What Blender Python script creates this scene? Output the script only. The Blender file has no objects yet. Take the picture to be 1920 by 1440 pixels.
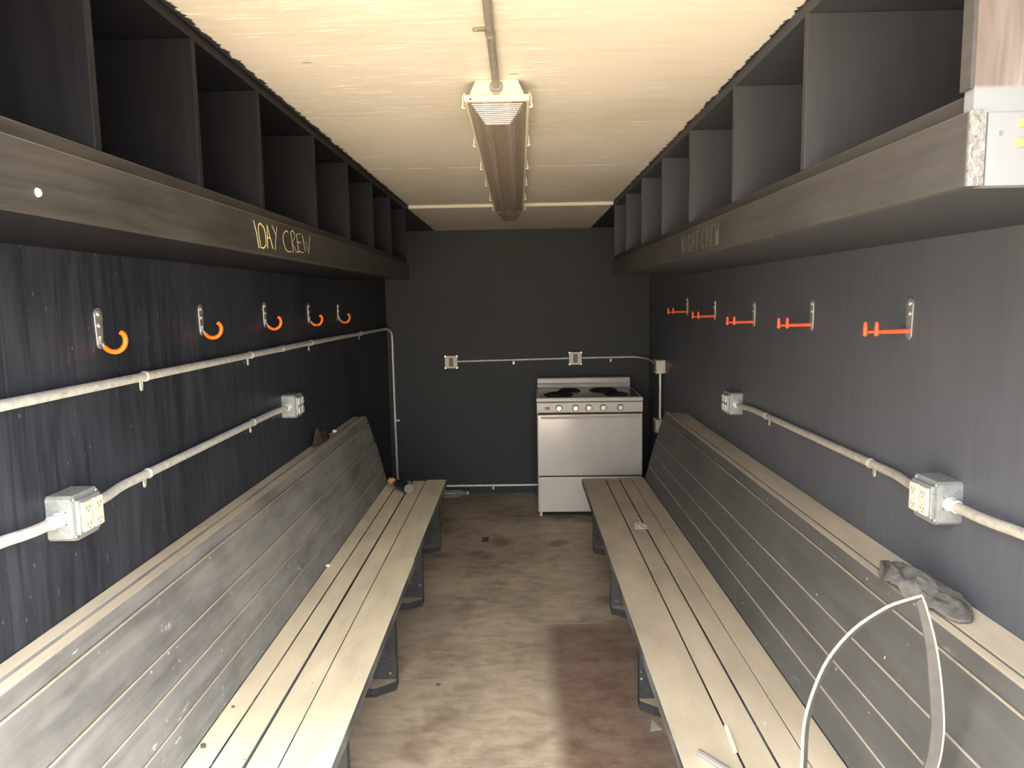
import bpy, bmesh, math, random
from math import sin, cos, pi, radians
from mathutils import Vector, Matrix, noise

scene = bpy.context.scene
COL = scene.collection

# ------------------------------------------------------------------ camera
cam_data = bpy.data.cameras.new('camera')
cam_data.sensor_width = 36.0
cam_data.lens = 1345.0 / 1920.0 * 36.0
cam_data.clip_start = 0.02
cam = bpy.data.objects.new('camera', cam_data)
COL.objects.link(cam)
p_, y_, r_ = radians(6.67), radians(0.68), radians(-1.0)
fwd = Vector((-sin(y_) * cos(p_), cos(y_) * cos(p_), -sin(p_)))
right = Vector((cos(y_), sin(y_), 0))
up = right.cross(fwd)
R2 = right * cos(r_) + up * sin(r_)
U2 = -right * sin(r_) + up * cos(r_)
M = Matrix((R2, U2, -fwd)).transposed().to_4x4()
M.translation = Vector((0, 0, 1.58))
cam.matrix_world = M
scene.camera = cam

# ------------------------------------------------------------------ light and exposure
scene.view_settings.view_transform = 'Standard'
scene.view_settings.look = 'None'
scene.view_settings.gamma = 1.0
scene.view_settings.exposure = 0.0
world = bpy.data.worlds.new('sky')
scene.world = world
world.use_nodes = True
wt = world.node_tree
bg = wt.nodes['Background']
# bright hazy sky, paler and dimmer towards the horizon
w_tc = wt.nodes.new('ShaderNodeTexCoord')
w_sp = wt.nodes.new('ShaderNodeSeparateXYZ')
w_rp = wt.nodes.new('ShaderNodeValToRGB')
wt.links.new(w_tc.outputs['Generated'], w_sp.inputs[0])
wt.links.new(w_sp.outputs['Z'], w_rp.inputs['Fac'])
w_rp.color_ramp.elements[0].position = 0.0
w_rp.color_ramp.elements[0].color = (0.27, 0.26, 0.25, 1)
w_rp.color_ramp.elements[1].position = 0.75
w_rp.color_ramp.elements[1].color = (0.94, 0.96, 1.0, 1)
wt.links.new(w_rp.outputs['Color'], bg.inputs['Color'])
bg.inputs['Strength'].default_value = 21.5
sun_d = bpy.data.lights.new('sun', 'SUN')
sun_d.energy = 13.0
sun_d.angle = radians(1.0)
sun_d.color = (1.0, 0.92, 0.80)
sun = bpy.data.objects.new('sun', sun_d)
COL.objects.link(sun)
sun.rotation_euler = (radians(-20), radians(12), 0)     # high sun from outside, falls on the ground in front of the door
scene.cycles.max_bounces = 10
scene.cycles.diffuse_bounces = 6
scene.cycles.transparent_max_bounces = 12
scene.cycles.sample_clamp_indirect = 8.0

# ------------------------------------------------------------------ node helpers
class NT:
    def __init__(s, name):
        s.m = bpy.data.materials.new(name)
        s.m.use_nodes = True
        s.t = s.m.node_tree
        s.b = s.t.nodes['Principled BSDF']
        s.out = s.t.nodes['Material Output']
    def n(s, typ, **kw):
        nd = s.t.nodes.new(typ)
        for k, v in kw.items():
            setattr(nd, k, v)
        return nd
    def l(s, a, b):
        s.t.links.new(a, b)
    def coord(s, scale=(1, 1, 1), kind='Object', loc=(0, 0, 0)):
        tc = s.n('ShaderNodeTexCoord')
        mp = s.n('ShaderNodeMapping')
        mp.inputs['Scale'].default_value = scale
        mp.inputs['Location'].default_value = loc
        s.l(tc.outputs[kind], mp.inputs['Vector'])
        return mp.outputs['Vector']
    def noise(s, vec, scale, detail=4, rough=0.55, dist=0.0):
        nd = s.n('ShaderNodeTexNoise')
        nd.inputs['Scale'].default_value = scale
        nd.inputs['Detail'].default_value = detail
        nd.inputs['Roughness'].default_value = rough
        nd.inputs['Distortion'].default_value = dist
        s.l(vec, nd.inputs['Vector'])
        return nd.outputs['Fac']
    def ramp(s, fac, stops):
        nd = s.n('ShaderNodeValToRGB')
        e = nd.color_ramp.elements
        while len(e) < len(stops):
            e.new(0.5)
        for i, (p, c) in enumerate(stops):
            e[i].position = p
            e[i].color = tuple(c) + (1,) if len(c) == 3 else c
        s.l(fac, nd.inputs['Fac'])
        return nd.outputs['Color']
    def band(s, fac, lo, hi, a=0.0, b=1.0):
        nd = s.n('ShaderNodeMapRange', interpolation_type='SMOOTHSTEP')
        nd.inputs['From Min'].default_value = lo
        nd.inputs['From Max'].default_value = hi
        nd.inputs['To Min'].default_value = a
        nd.inputs['To Max'].default_value = b
        s.l(fac, nd.inputs['Value'])
        return nd.outputs['Result']
    def mul(s, a, b, op='MULTIPLY'):
        nd = s.n('ShaderNodeMath', operation=op)
        for i, x in enumerate((a, b)):
            if isinstance(x, (int, float)):
                nd.inputs[i].default_value = x
            else:
                s.l(x, nd.inputs[i])
        return nd.outputs[0]
    def mix(s, fac, a, b):
        nd = s.n('ShaderNodeMix', data_type='RGBA')
        if isinstance(fac, (int, float)):
            nd.inputs['Factor'].default_value = fac
        else:
            s.l(fac, nd.inputs['Factor'])
        for k, x in (('A', a), ('B', b)):
            sock = [i for i in nd.inputs if i.name == k and i.type == 'RGBA'][0]
            if isinstance(x, tuple):
                sock.default_value = x + (1,) if len(x) == 3 else x
            else:
                s.l(x, sock)
        return [o for o in nd.outputs if o.type == 'RGBA'][0]
    def sep(s, vec):
        nd = s.n('ShaderNodeSeparateXYZ')
        s.l(vec, nd.inputs[0])
        return nd.outputs
    def normal_z(s):
        g = s.n('ShaderNodeNewGeometry')
        return s.sep(g.outputs['Normal'])[2]
    def pos(s):
        g = s.n('ShaderNodeNewGeometry')
        return g.outputs['Position']
    def bump(s, fac, strength=0.3, dist=0.002):
        nd = s.n('ShaderNodeBump')
        nd.inputs['Strength'].default_value = strength
        nd.inputs['Distance'].default_value = dist
        s.l(fac, nd.inputs['Height'])
        s.l(nd.outputs['Normal'], s.b.inputs['Normal'])
    def color(s, c):
        if isinstance(c, tuple):
            s.b.inputs['Base Color'].default_value = c + (1,) if len(c) == 3 else c
        else:
            s.l(c, s.b.inputs['Base Color'])
        return s
    def set(s, rough=0.5, metal=0.0, spec=0.5, **kw):
        s.b.inputs['Roughness'].default_value = rough
        s.b.inputs['Metallic'].default_value = metal
        s.b.inputs['Specular IOR Level'].default_value = spec
        for k, v in kw.items():
            s.b.inputs[k].default_value = v
        return s

def plain(name, c, rough=0.5, metal=0.0, spec=0.5, var=0.12, scale=30):
    k = NT(name)
    v = k.coord()
    f = k.noise(v, scale, 3)
    d = tuple(max(0, x * (1 - var)) for x in c)
    e = tuple(min(1, x * (1 + var)) for x in c)
    k.color(k.ramp(f, [(0.3, d), (0.7, e)])).set(rough, metal, spec)
    return k.m

def flecks(k, vec, scale, thr, keep):
    """sparse small specks: mask 0..1"""
    v = k.n('ShaderNodeTexVoronoi', feature='F1')
    v.inputs['Scale'].default_value = scale
    k.l(vec, v.inputs['Vector'])
    near = k.band(v.outputs['Distance'], thr, thr * 0.6)
    rnd = k.sep(v.outputs['Color'])[0]
    return k.mul(near, k.band(rnd, keep, keep + 0.02))

def ply_paint(name, dark, light, spec=0.5, rough=0.42, grain=1.0, fleck=True, joint=None):
    k = NT(name)
    v = k.coord((6, 6, 0.55))
    g = k.noise(v, 4.5, 8, 0.62, 0.7)
    v2 = k.coord((70, 70, 2.2))
    fine = k.noise(v2, 3.0, 4, 0.6)
    v3 = k.coord((1, 1, 1))
    cloud = k.noise(v3, 2.2, 3)
    f = k.mul(k.mul(g, 0.55), k.mul(k.mul(fine, 0.25), k.mul(cloud, 0.35), 'ADD'), 'ADD')
    c = k.ramp(f, [(0.5 - 0.13 * grain, dark), (0.5 + 0.17 * grain, light)] if grain > 0.4 else [(0.1, dark), (0.9, light)])
    if fleck:
        m1 = flecks(k, k.coord((1, 1, 0.45)), 44, 0.11, 0.90)
        m2 = flecks(k, k.coord((1, 1, 0.25), loc=(3, 1, 2)), 90, 0.2, 0.93)
        vs = k.coord((9, 9, 1.1), loc=(1, 4, 2))
        sc = k.band(k.noise(vs, 9, 3, 0.7), 0.70, 0.74)
        c = k.mix(k.mul(sc, 0.25), c, (0.35, 0.36, 0.37))
        c = k.mix(k.mul(m1, 0.3), c, (0.4, 0.4, 0.38))
        c = k.mix(k.mul(m2, 0.5), c, (0.42, 0.43, 0.42))
    if joint:
        dy = k.n('ShaderNodeMath', operation='ABSOLUTE')
        k.l(k.mul(k.sep(k.pos())[1], -joint[0], 'ADD'), dy.inputs[0])
        c = k.mix(k.mul(k.band(dy.outputs[0], 0.005, 0.002), 0.6), c, joint[1])
    k.color(c).set(rough, 0, spec)
    k.bump(f, 0.25 * grain, 0.002)
    return k.m

DUST = (0.58, 0.50, 0.375)
def bench_paint(name, base_d, base_l, dust=DUST, chips=0.6, dustamt=1.0):
    k = NT(name)
    v = k.coord((1, 0.12, 1))
    g = k.noise(v, 22, 6, 0.6, 0.3)
    cl = k.noise(k.coord(), 3.2, 4)
    f = k.mul(k.mul(g, 0.5), k.mul(cl, 0.5), 'ADD')
    c = k.ramp(f, [(0.36, base_d), (0.64, base_l)])
    sc = k.band(k.noise(k.coord((1, 0.35, 1), loc=(2, 2, 2)), 40, 4, 0.72), 0.61, 0.68)
    patch = k.band(k.noise(k.coord(loc=(5, 1, 0)), 4.0, 2), 0.52, 0.66)
    c = k.mix(k.mul(k.mul(sc, patch), chips), c, (0.66, 0.63, 0.56))
    c = k.mix(k.mul(flecks(k, k.coord(loc=(0.3, 0.7, 0.1)), 26, 0.13, 0.86), 0.7), c, (0.6, 0.57, 0.5))
    up_ = k.band(k.normal_z(), 0.45, 0.85)
    d1 = k.ramp(k.noise(k.coord((1, 0.3, 1)), 9, 6, 0.6), [(0.3, tuple(x * 0.80 for x in dust)), (0.7, tuple(min(1, x * 1.12) for x in dust))])
    worn = k.band(k.noise(k.coord((1, 1, 1), loc=(0, 3, 0)), 6, 6, 0.65), 0.60, 0.75, 1.0, 0.72)
    d1 = k.mix(k.mul(flecks(k, k.coord(), 30, 0.12, 0.9), 0.8), d1, (0.12, 0.11, 0.09))
    d1 = k.mix(k.mul(k.band(k.noise(k.coord((0.8, 0.25, 1), loc=(4, 4, 1)), 14, 4, 0.7), 0.64, 0.7), 0.5), d1, (0.72, 0.66, 0.54))
    c = k.mix(k.mul(k.mul(up_, worn), dustamt), c, d1)
    k.color(c).set(0.62, 0, 0.35)
    k.bump(f, 0.2, 0.002)
    return k.m

M_ = {}
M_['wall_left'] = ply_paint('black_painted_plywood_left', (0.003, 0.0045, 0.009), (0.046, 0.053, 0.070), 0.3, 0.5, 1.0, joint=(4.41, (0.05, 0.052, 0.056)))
M_['wall_right'] = ply_paint('hazed_black_paint_right', (0.066, 0.070, 0.083), (0.118, 0.124, 0.142), 0.3, 0.55, 0.06, fleck=False, joint=(2.108, (0.118, 0.122, 0.135)))  # black paint lifted towards grey, the glare haze put into its colour
M_['wall_back'] = ply_paint('black_paint_back', (0.031, 0.034, 0.035), (0.041, 0.044, 0.046), 0.3, 0.6, 0.3, fleck=False)
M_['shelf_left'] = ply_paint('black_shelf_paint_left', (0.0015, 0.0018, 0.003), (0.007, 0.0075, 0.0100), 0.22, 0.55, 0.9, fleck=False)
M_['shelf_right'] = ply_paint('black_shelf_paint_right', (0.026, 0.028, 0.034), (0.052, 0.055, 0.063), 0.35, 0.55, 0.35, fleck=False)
M_['bench_left'] = bench_paint('bench_paint_left', (0.13, 0.13, 0.125), (0.30, 0.295, 0.28))
M_['bench_right'] = bench_paint('bench_paint_right', (0.075, 0.074, 0.070), (0.115, 0.112, 0.104), chips=0.15)
M_['bench_edge'] = bench_paint('bench_seat_paint', (0.03, 0.03, 0.03), (0.30, 0.30, 0.29), dust=(0.74, 0.64, 0.455), chips=1.0)  # lighter seat copy, stronger daylight on the left put into its dust colour
M_['bench_edge_right'] = bench_paint('bench_seat_paint_right', (0.03, 0.03, 0.03), (0.22, 0.22, 0.21), dust=(0.50, 0.425, 0.31), chips=0.9)  # darker seat copy, weaker daylight on this side put into its dust colour
M_['leg'] = bench_paint('bench_leg_paint', (0.022, 0.022, 0.024), (0.07, 0.07, 0.07), dust=(0.42, 0.33, 0.24), chips=0.5)

def fascia(name, d, l, edge):
    k = NT(name)
    g = k.noise(k.coord((1, 0.06, 1)), 60, 5, 0.6, 0.4)
    cl = k.noise(k.coord(), 4, 3)
    f = k.mul(k.mul(g, 0.5), k.mul(cl, 0.5), 'ADD')
    c = k.ramp(f, [(0.35, d), (0.66, l)])
    c = k.mix(k.mul(flecks(k, k.coord((1, 0.5, 1)), 26, 0.13, 0.88), 0.6), c, (0.55, 0.52, 0.46))
    c = k.mix(k.band(k.normal_z(), 0.3, 0.6), c, edge)
    k.color(c).set(0.55, 0, 0.4)
    k.bump(f, 0.2, 0.002)
    return k.m
M_['fascia_left'] = fascia('fascia_paint_left', (0.018, 0.017, 0.016), (0.055, 0.052, 0.047), (0.30, 0.27, 0.22))
M_['fascia_right'] = fascia('fascia_paint_right', (0.040, 0.039, 0.038), (0.068, 0.065, 0.062), (0.20, 0.185, 0.16))

M_['shelf_edge_left'] = fascia('shelf_edge_paint_left', (0.012, 0.0115, 0.011), (0.040, 0.037, 0.034), (0.30, 0.27, 0.22))
M_['shelf_edge_right'] = fascia('shelf_edge_paint_right', (0.028, 0.027, 0.027), (0.050, 0.048, 0.046), (0.20, 0.185, 0.16))
def ceiling_mat():
    k = NT('cream_painted_plywood_ceiling')
    v = k.coord((0.5, 5.0, 1))
    n1 = k.noise(v, 7, 7, 0.65, 0.4)
    cl = k.noise(k.coord(), 1.6, 4)
    f = k.mul(k.mul(n1, 0.4), k.mul(cl, 0.6), 'ADD')
    c = k.ramp(f, [(0.30, (0.58, 0.515, 0.405)), (0.50, (0.69, 0.64, 0.545)), (0.72, (0.75, 0.705, 0.62))])
    fl = k.band(k.noise(k.coord((1.0, 9.0, 1), loc=(2, 0, 0)), 6, 6, 0.78), 0.545, 0.60)
    pt = k.band(k.noise(k.coord(loc=(1, 8, 0)), 2.0, 4), 0.44, 0.58)
    c = k.mix(k.mul(k.mul(fl, pt), 0.75), c, (0.90, 0.87, 0.79))
    dk = flecks(k, k.coord((0.45, 1.4, 1)), 9, 0.07, 0.90)
    c = k.mix(k.mul(dk, 0.8), c, (0.20, 0.17, 0.13))
    # plywood joint at y = 3.2 with cracked white filler
    P = k.pos()
    X, Y, Z = k.sep(P)
    wob = k.mul(k.mul(k.noise(k.coord((7, 0.01, 1)), 3, 4), -0.5, 'ADD'), 0.012)
    dy = k.n('ShaderNodeMath', operation='ABSOLUTE')
    k.l(k.mul(k.mul(Y, -3.2, 'ADD'), wob, 'ADD'), dy.inputs[0])
    line = k.band(dy.outputs[0], 0.013, 0.006)
    brk = k.band(k.noise(k.coord((3.0, 0.01, 1), loc=(3, 0, 0)), 2.4, 4), 0.47, 0.53)
    c = k.mix(k.mul(line, k.mul(k.mul(brk, 0.8), 0.15, 'ADD')), c, (0.97, 0.95, 0.90))
    # black wall paint that ran over onto the ceiling along both shelves
    ed = k.mul(k.mul(k.noise(k.coord((1, 9, 1), loc=(0, 1, 0)), 4, 5, 0.7), -0.5, 'ADD'), 0.05)
    xl = k.mul(X, ed, 'ADD')
    c = k.mix(k.band(xl, -0.655, -0.660), c, (0.03, 0.03, 0.035))
    xr = k.mul(X, ed, 'ADD')
    c = k.mix(k.band(xr, 0.568, 0.573), c, (0.03, 0.03, 0.035))
    k.color(c).set(0.5, 0, 0.35)
    k.bump(n1, 0.15, 0.002)
    return k.m
M_['ceiling'] = ceiling_mat()

def floor_mat():
    k = NT('worn_plywood_floor')
    n1 = k.noise(k.coord((1.4, 3.2, 1)), 6, 9, 0.7, 0.5)
    cl = k.noise(k.coord(loc=(0, 2, 0)), 2.3, 5, 0.6)
    f = k.mul(k.mul(n1, 0.5), k.mul(cl, 0.5), 'ADD')
    c = k.ramp(f, [(0.33, (0.21, 0.165, 0.125)), (0.5, (0.45, 0.36, 0.255)), (0.66, (0.62, 0.515, 0.375))])
    X, Y, Z = k.sep(k.pos())
    # scuffed grey area in the middle of the aisle
    gy = k.band(k.noise(k.coord((1, 0.8, 1), loc=(7, 3, 0)), 1.8, 4), 0.45, 0.62)
    c = k.mix(k.mul(gy, 0.40), c, (0.27, 0.23, 0.185))
    # darker red-brown area on the right of the aisle, soft wavy left edge
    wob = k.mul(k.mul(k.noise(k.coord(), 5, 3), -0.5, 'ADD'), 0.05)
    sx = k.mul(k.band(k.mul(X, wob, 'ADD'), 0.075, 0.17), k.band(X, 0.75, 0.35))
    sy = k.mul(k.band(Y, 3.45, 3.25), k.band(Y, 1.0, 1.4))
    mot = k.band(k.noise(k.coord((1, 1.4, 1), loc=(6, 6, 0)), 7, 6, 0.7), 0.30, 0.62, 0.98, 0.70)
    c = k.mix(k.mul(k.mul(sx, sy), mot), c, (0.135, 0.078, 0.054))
    s2 = k.band(k.noise(k.coord(loc=(2, 9, 0)), 2.6, 3), 0.55, 0.68)
    c = k.mix(k.mul(s2, 0.6), c, (0.16, 0.098, 0.068))
    fl = k.band(k.noise(k.coord((1, 7, 1), loc=(2, 1, 0)), 9, 5, 0.74), 0.66, 0.72)
    c = k.mix(k.mul(fl, 0.35), c, (0.62, 0.53, 0.42))
    c = k.mix(k.mul(flecks(k, k.coord(), 16, 0.06, 0.88), 0.8), c, (0.09, 0.07, 0.05))
    c = k.mix(k.mul(flecks(k, k.coord(loc=(0.4, 0.2, 0)), 20, 0.05, 0.9), 0.8), c, (0.7, 0.65, 0.58))
    for y0 in (3.36, 4.60):
        dy = k.n('ShaderNodeMath', operation='ABSOLUTE')
        k.l(k.mul(Y, -y0, 'ADD'), dy.inputs[0])
        ln = k.band(dy.outputs[0], 0.010, 0.004)
        br = k.band(k.noise(k.coord((2, 0.01, 1), loc=(y0, 0, 0)), 2.4, 3), 0.44, 0.55)
        c = k.mix(k.mul(k.mul(ln, br), 0.5), c, (0.52, 0.44, 0.34))
    k.color(c).set(0.6, 0, 0.3)
    k.bump(n1, 0.3, 0.003)
    return k.m
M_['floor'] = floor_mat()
M_['ground'] = plain('dry_dirt_ground', (0.50, 0.41, 0.30), 0.9, 0, 0.1)

def galv(name, c=(0.86, 0.86, 0.81), metal=0.3, rough=0.42):
    k = NT(name)
    g = k.noise(k.coord((1, 1, 1)), 38, 5, 0.65)
    sp = k.band(k.noise(k.coord((1, 0.4, 1), loc=(1, 1, 1)), 55, 3, 0.7), 0.58, 0.66)
    cc = k.ramp(g, [(0.3, tuple(x * 0.72 for x in c)), (0.65, c)])
    cc = k.mix(k.mul(sp, 0.45), cc, tuple(x * 0.42 for x in c))
    k.color(cc).set(rough, metal, 0.5)
    return k.m
M_['galv'] = galv('galvanised_steel')
M_['galv_box'] = galv('galvanised_box', (0.37, 0.40, 0.40), 0.3, 0.4)
M_['galv_dark'] = galv('weathered_galvanised_steel', (0.66, 0.62, 0.54), 0.35, 0.5)
M_['galv_ceiling'] = galv('grimy_galvanised_steel', (0.33, 0.31, 0.26), 0.3, 0.5)
M_['knob_ring'] = plain('dark_knob_skirt', (0.12, 0.11, 0.095), 0.5)
M_['hook_steel'] = plain('brushed_steel', (0.46, 0.46, 0.45), 0.36, 0.6)
M_['chrome'] = plain('zinc_plated_steel', (0.72, 0.72, 0.72), 0.28, 0.85, 0.5, 0.05)
M_['orange'] = plain('orange_vinyl', (0.95, 0.20, 0.012), 0.38, 0, 0.5, 0.06)
M_['red_orange'] = plain('red_orange_vinyl', (0.86, 0.13, 0.055), 0.45, 0, 0.4, 0.06)
M_['ivory'] = plain('ivory_plastic', (0.60, 0.585, 0.50), 0.35, 0, 0.5, 0.04)
M_['white_plastic'] = plain('white_plastic', (0.70, 0.70, 0.68), 0.35, 0, 0.5, 0.03)
M_['slot'] = plain('dark_slot', (0.02, 0.02, 0.02), 0.6)
M_['brown_plastic'] = plain('brown_plastic', (0.16, 0.13, 0.09), 0.45)
M_['beige_plate'] = plain('beige_enamel_plate', (0.72, 0.68, 0.58), 0.45, 0, 0.4, 0.08)
M_['enamel'] = plain('aged_white_enamel', (0.60, 0.565, 0.51), 0.28, 0, 0.5, 0.05, 6)
M_['enamel_gloss'] = plain('glossy_white_enamel', (0.57, 0.535, 0.485), 0.16, 0, 0.9, 0.04, 6)
M_['enamel_dark'] = plain('greasy_cooktop_enamel', (0.15, 0.125, 0.105), 0.22, 0, 0.6, 0.3, 9)
M_['burner'] = plain('black_coil', (0.016, 0.015, 0.015), 0.5)
M_['gap'] = plain('dark_gap', (0.012, 0.011, 0.011), 0.8)
M_['knob'] = plain('silver_knob', (0.62, 0.59, 0.52), 0.3, 0.6)
M_['cream_metal'] = plain('cream_enamelled_metal', (0.66, 0.605, 0.46), 0.4, 0, 0.5, 0.04)
M_['tube'] = plain('unlit_fluorescent_tube', (0.88, 0.86, 0.80), 0.3)
M_['glove'] = plain('dusty_dark_cloth', (0.135, 0.128, 0.12), 0.9, 0, 0.1, 0.3, 40)
M_['rag'] = plain('brown_cloth', (0.065, 0.048, 0.042), 0.95, 0, 0.1, 0.35, 40)
M_['bead'] = plain('pale_yellow_rubber', (0.62, 0.58, 0.37), 0.45, 0, 0.4, 0.05)
M_['rubber'] = plain('grey_rubber', (0.085, 0.08, 0.074), 0.6, 0, 0.3, 0.15)
M_['wood_bit'] = plain('pale_wood', (0.80, 0.68, 0.52), 0.7, 0, 0.2)
M_['paper'] = plain('pale_paper', (0.44, 0.40, 0.34), 0.8, 0, 0.1)
M_['crumb_white'] = plain('white_crumb', (0.78, 0.75, 0.68), 0.8)
M_['crumb_dark'] = plain('dark_crumb', (0.08, 0.075, 0.06), 0.9)
M_['tan'] = plain('tan_stopper', (0.62, 0.36, 0.12), 0.7, 0, 0.2, 0.25, 60)
M_['yellow_chalk'] = plain('yellow_marker', (0.82, 0.72, 0.18), 0.8)
M_['pale_chalk'] = plain('worn_yellow_marker', (0.52, 0.47, 0.25), 0.8)
M_['faint_chalk'] = plain('rubbed_out_marker', (0.19, 0.18, 0.13), 0.8)
M_['rust'] = plain('rusty_screw_head', (0.75, 0.52, 0.14), 0.5, 0.3)
M_['dark_glass'] = plain('smoky_glass', (0.02, 0.02, 0.022), 0.12, 0, 0.7)

def lens_mat():
    k = NT('dusty_prismatic_plastic')
    k.color((0.44, 0.375, 0.32)).set(0.25, 0, 0.6)
    w = k.n('ShaderNodeTexWave', wave_type='BANDS', bands_direction='X')
    w.inputs['Scale'].default_value = 55
    k.l(k.coord(), w.inputs['Vector'])
    k.bump(w.outputs['Fac'], 0.7, 0.003)
    tr = k.n('ShaderNodeBsdfTransparent')
    tr.inputs['Color'].default_value = (0.74, 0.68, 0.62, 1)
    mx = k.n('ShaderNodeMixShader')
    k.l(k.band(w.outputs['Fac'], 0.0, 1.0, 0.38, 0.62), mx.inputs['Fac'])
    k.l(k.b.outputs[0], mx.inputs[1]); k.l(tr.outputs[0], mx.inputs[2])
    k.l(mx.outputs[0], k.out.inputs['Surface'])
    return k.m
M_['lens'] = lens_mat()

def clear_mat():
    k = NT('clear_plastic')
    k.color((0.5, 0.5, 0.48)).set(0.08, 0, 0.8)
    tr = k.n('ShaderNodeBsdfTransparent')
    tr.inputs['Color'].default_value = (0.9, 0.92, 0.92, 1)
    fr = k.n('ShaderNodeLayerWeight'); fr.inputs['Blend'].default_value = 0.55
    mx = k.n('ShaderNodeMixShader')
    k.l(k.band(fr.outputs['Facing'], 0.1, 1.0, 0.75, 0.1), mx.inputs['Fac'])
    k.l(k.b.outputs[0], mx.inputs[1]); k.l(tr.outputs[0], mx.inputs[2])
    k.l(mx.outputs[0], k.out.inputs['Surface'])
    return k.m
M_['clear'] = clear_mat()

def endwood():
    k = NT('bare_weathered_wood')
    w = k.noise(k.coord((9, 1, 0.8)), 6, 4, 0.5, 0.8)
    c = k.ramp(w, [(0.35, (0.115, 0.092, 0.084)), (0.6, (0.165, 0.138, 0.128)), (0.75, (0.22, 0.20, 0.19))])
    Z = k.sep(k.pos())[2]
    c = k.mix(k.band(Z, 1.835, 1.828), c, (0.185, 0.197, 0.21))
    c = k.mix(k.mul(flecks(k, k.coord((1, 1, 2)), 40, 0.14, 0.9), 0.6), c, (0.2, 0.18, 0.16))
    k.color(c).set(0.6, 0, 0.3)
    return k.m
M_['endwood'] = endwood()
def cutend():
    k = NT('cut_end_grain')
    w = k.noise(k.coord((30, 1, 18)), 6, 5, 0.7, 1.2)
    k.color(k.ramp(w, [(0.35, (0.09, 0.088, 0.084)), (0.65, (0.24, 0.235, 0.225))])).set(0.8, 0, 0.2)
    return k.m
M_['cutend'] = cutend()

# ------------------------------------------------------------------ mesh helpers
def link(name, bm, mat, parent=None, loc=None, smooth=False, bevel=0.0, seg=2):
    me = bpy.data.meshes.new(name)
    bmesh.ops.recalc_face_normals(bm, faces=bm.faces)
    bm.to_mesh(me); bm.free()
    if smooth:
        for p in me.polygons:
            p.use_smooth = True
        try:
            me.set_sharp_from_angle(angle=radians(35))
        except Exception:
            pass
    me.materials.append(mat)
    o = bpy.data.objects.new(name, me)
    COL.objects.link(o)
    if parent is not None:
        o.parent = parent
    if loc is not None:
        o.location = loc
    if bevel > 0:
        b = o.modifiers.new('bevel', 'BEVEL')
        b.width = bevel; b.segments = seg; b.limit_method = 'ANGLE'
    return o

def thing(name, label, cat, loc=(0, 0, 0), group=None, rotz=0.0):
    o = bpy.data.objects.new(name, None)
    COL.objects.link(o)
    o.location = loc; o.rotation_euler = (0, 0, rotz)
    o.empty_display_size = 0.05
    o['label'] = label; o['category'] = cat
    if group: o['group'] = group
    return o

def tag(o, label, cat, group=None):
    o['label'] = label; o['category'] = cat
    if group: o['group'] = group
    return o

def box(bm, x0, x1, y0, y1, z0, z1):
    vs = [bm.verts.new((x, y, z)) for x in (x0, x1) for y in (y0, y1) for z in (z0, z1)]
    for f in ((0, 1, 3, 2), (4, 6, 7, 5), (0, 4, 5, 1), (2, 3, 7, 6), (0, 2, 6, 4), (1, 5, 7, 3)):
        bm.faces.new([vs[i] for i in f])
    return bm
def B(*a):
    return box(bmesh.new(), *a)

def prism(bm, prof, axis, a0, a1):
    """extrude closed 2D profile along axis ('x': profile is (y,z); 'y': (x,z); 'z': (x,y))"""
    def P(p, a):
        return {'x': (a, p[0], p[1]), 'y': (p[0], a, p[1]), 'z': (p[0], p[1], a)}[axis]
    v0 = [bm.verts.new(P(p, a0)) for p in prof]
    v1 = [bm.verts.new(P(p, a1)) for p in prof]
    n = len(prof)
    for i in range(n):
        bm.faces.new((v0[i], v0[(i + 1) % n], v1[(i + 1) % n], v1[i]))
    bm.faces.new(v0); bm.faces.new(v1[::-1])
    return bm

def tube(bm, pts, r, seg=12, caps=True):
    pts = [Vector(p) for p in pts]
    rs = r if isinstance(r, (list, tuple)) else [r] * len(pts)
    rings = []
    t0 = (pts[1] - pts[0]).normalized()
    ref = Vector((0, 0, 1)) if abs(t0.z) < 0.9 else Vector((1, 0, 0))
    n = t0.cross(ref).normalized()
    for i, p in enumerate(pts):
        if i == 0: t = pts[1] - pts[0]
        elif i == len(pts) - 1: t = pts[-1] - pts[-2]
        else: t = (pts[i + 1] - p).normalized() + (p - pts[i - 1]).normalized()
        t.normalize()
        n = (n - t * n.dot(t)).normalized()
        b = t.cross(n)
        rings.append([bm.verts.new(p + (n * cos(2 * pi * k / seg) + b * sin(2 * pi * k / seg)) * rs[i]) for k in range(seg)])
    for i in range(len(rings) - 1):
        for k in range(seg):
            bm.faces.new((rings[i][k], rings[i][(k + 1) % seg], rings[i + 1][(k + 1) % seg], rings[i + 1][k]))
    if caps:
        bm.faces.new(rings[0][::-1]); bm.faces.new(rings[-1])
    return bm
def T(pts, r, seg=12):
    return tube(bmesh.new(), pts, r, seg)

def fillet(pts, r, n=6):
    """round the inner corners of a polyline"""
    pts = [Vector(p) for p in pts]
    out = [pts[0]]
    for i in range(1, len(pts) - 1):
        a, p, b = pts[i - 1], pts[i], pts[i + 1]
        u = (a - p); v = (b - p)
        ru = min(r, u.length * 0.49, v.length * 0.49)
        s = p + u.normalized() * ru; e = p + v.normalized() * ru
        for k in range(n + 1):
            t = k / n
            out.append(s * (1 - t) ** 2 + p * 2 * t * (1 - t) + e * t * t)
    out.append(pts[-1])
    return out

def disc(bm, c, axis, r, h, seg=16, r2=None):
    """short cylinder from c along axis"""
    c = Vector(c); axis = Vector(axis).normalized()
    return tube(bm, [c, c + axis * h], [r, r if r2 is None else r2], seg)

def structure(name, bm, mat, **kw):
    o = link(name, bm, mat, **kw)
    o['kind'] = 'structure'
    return o

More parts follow.
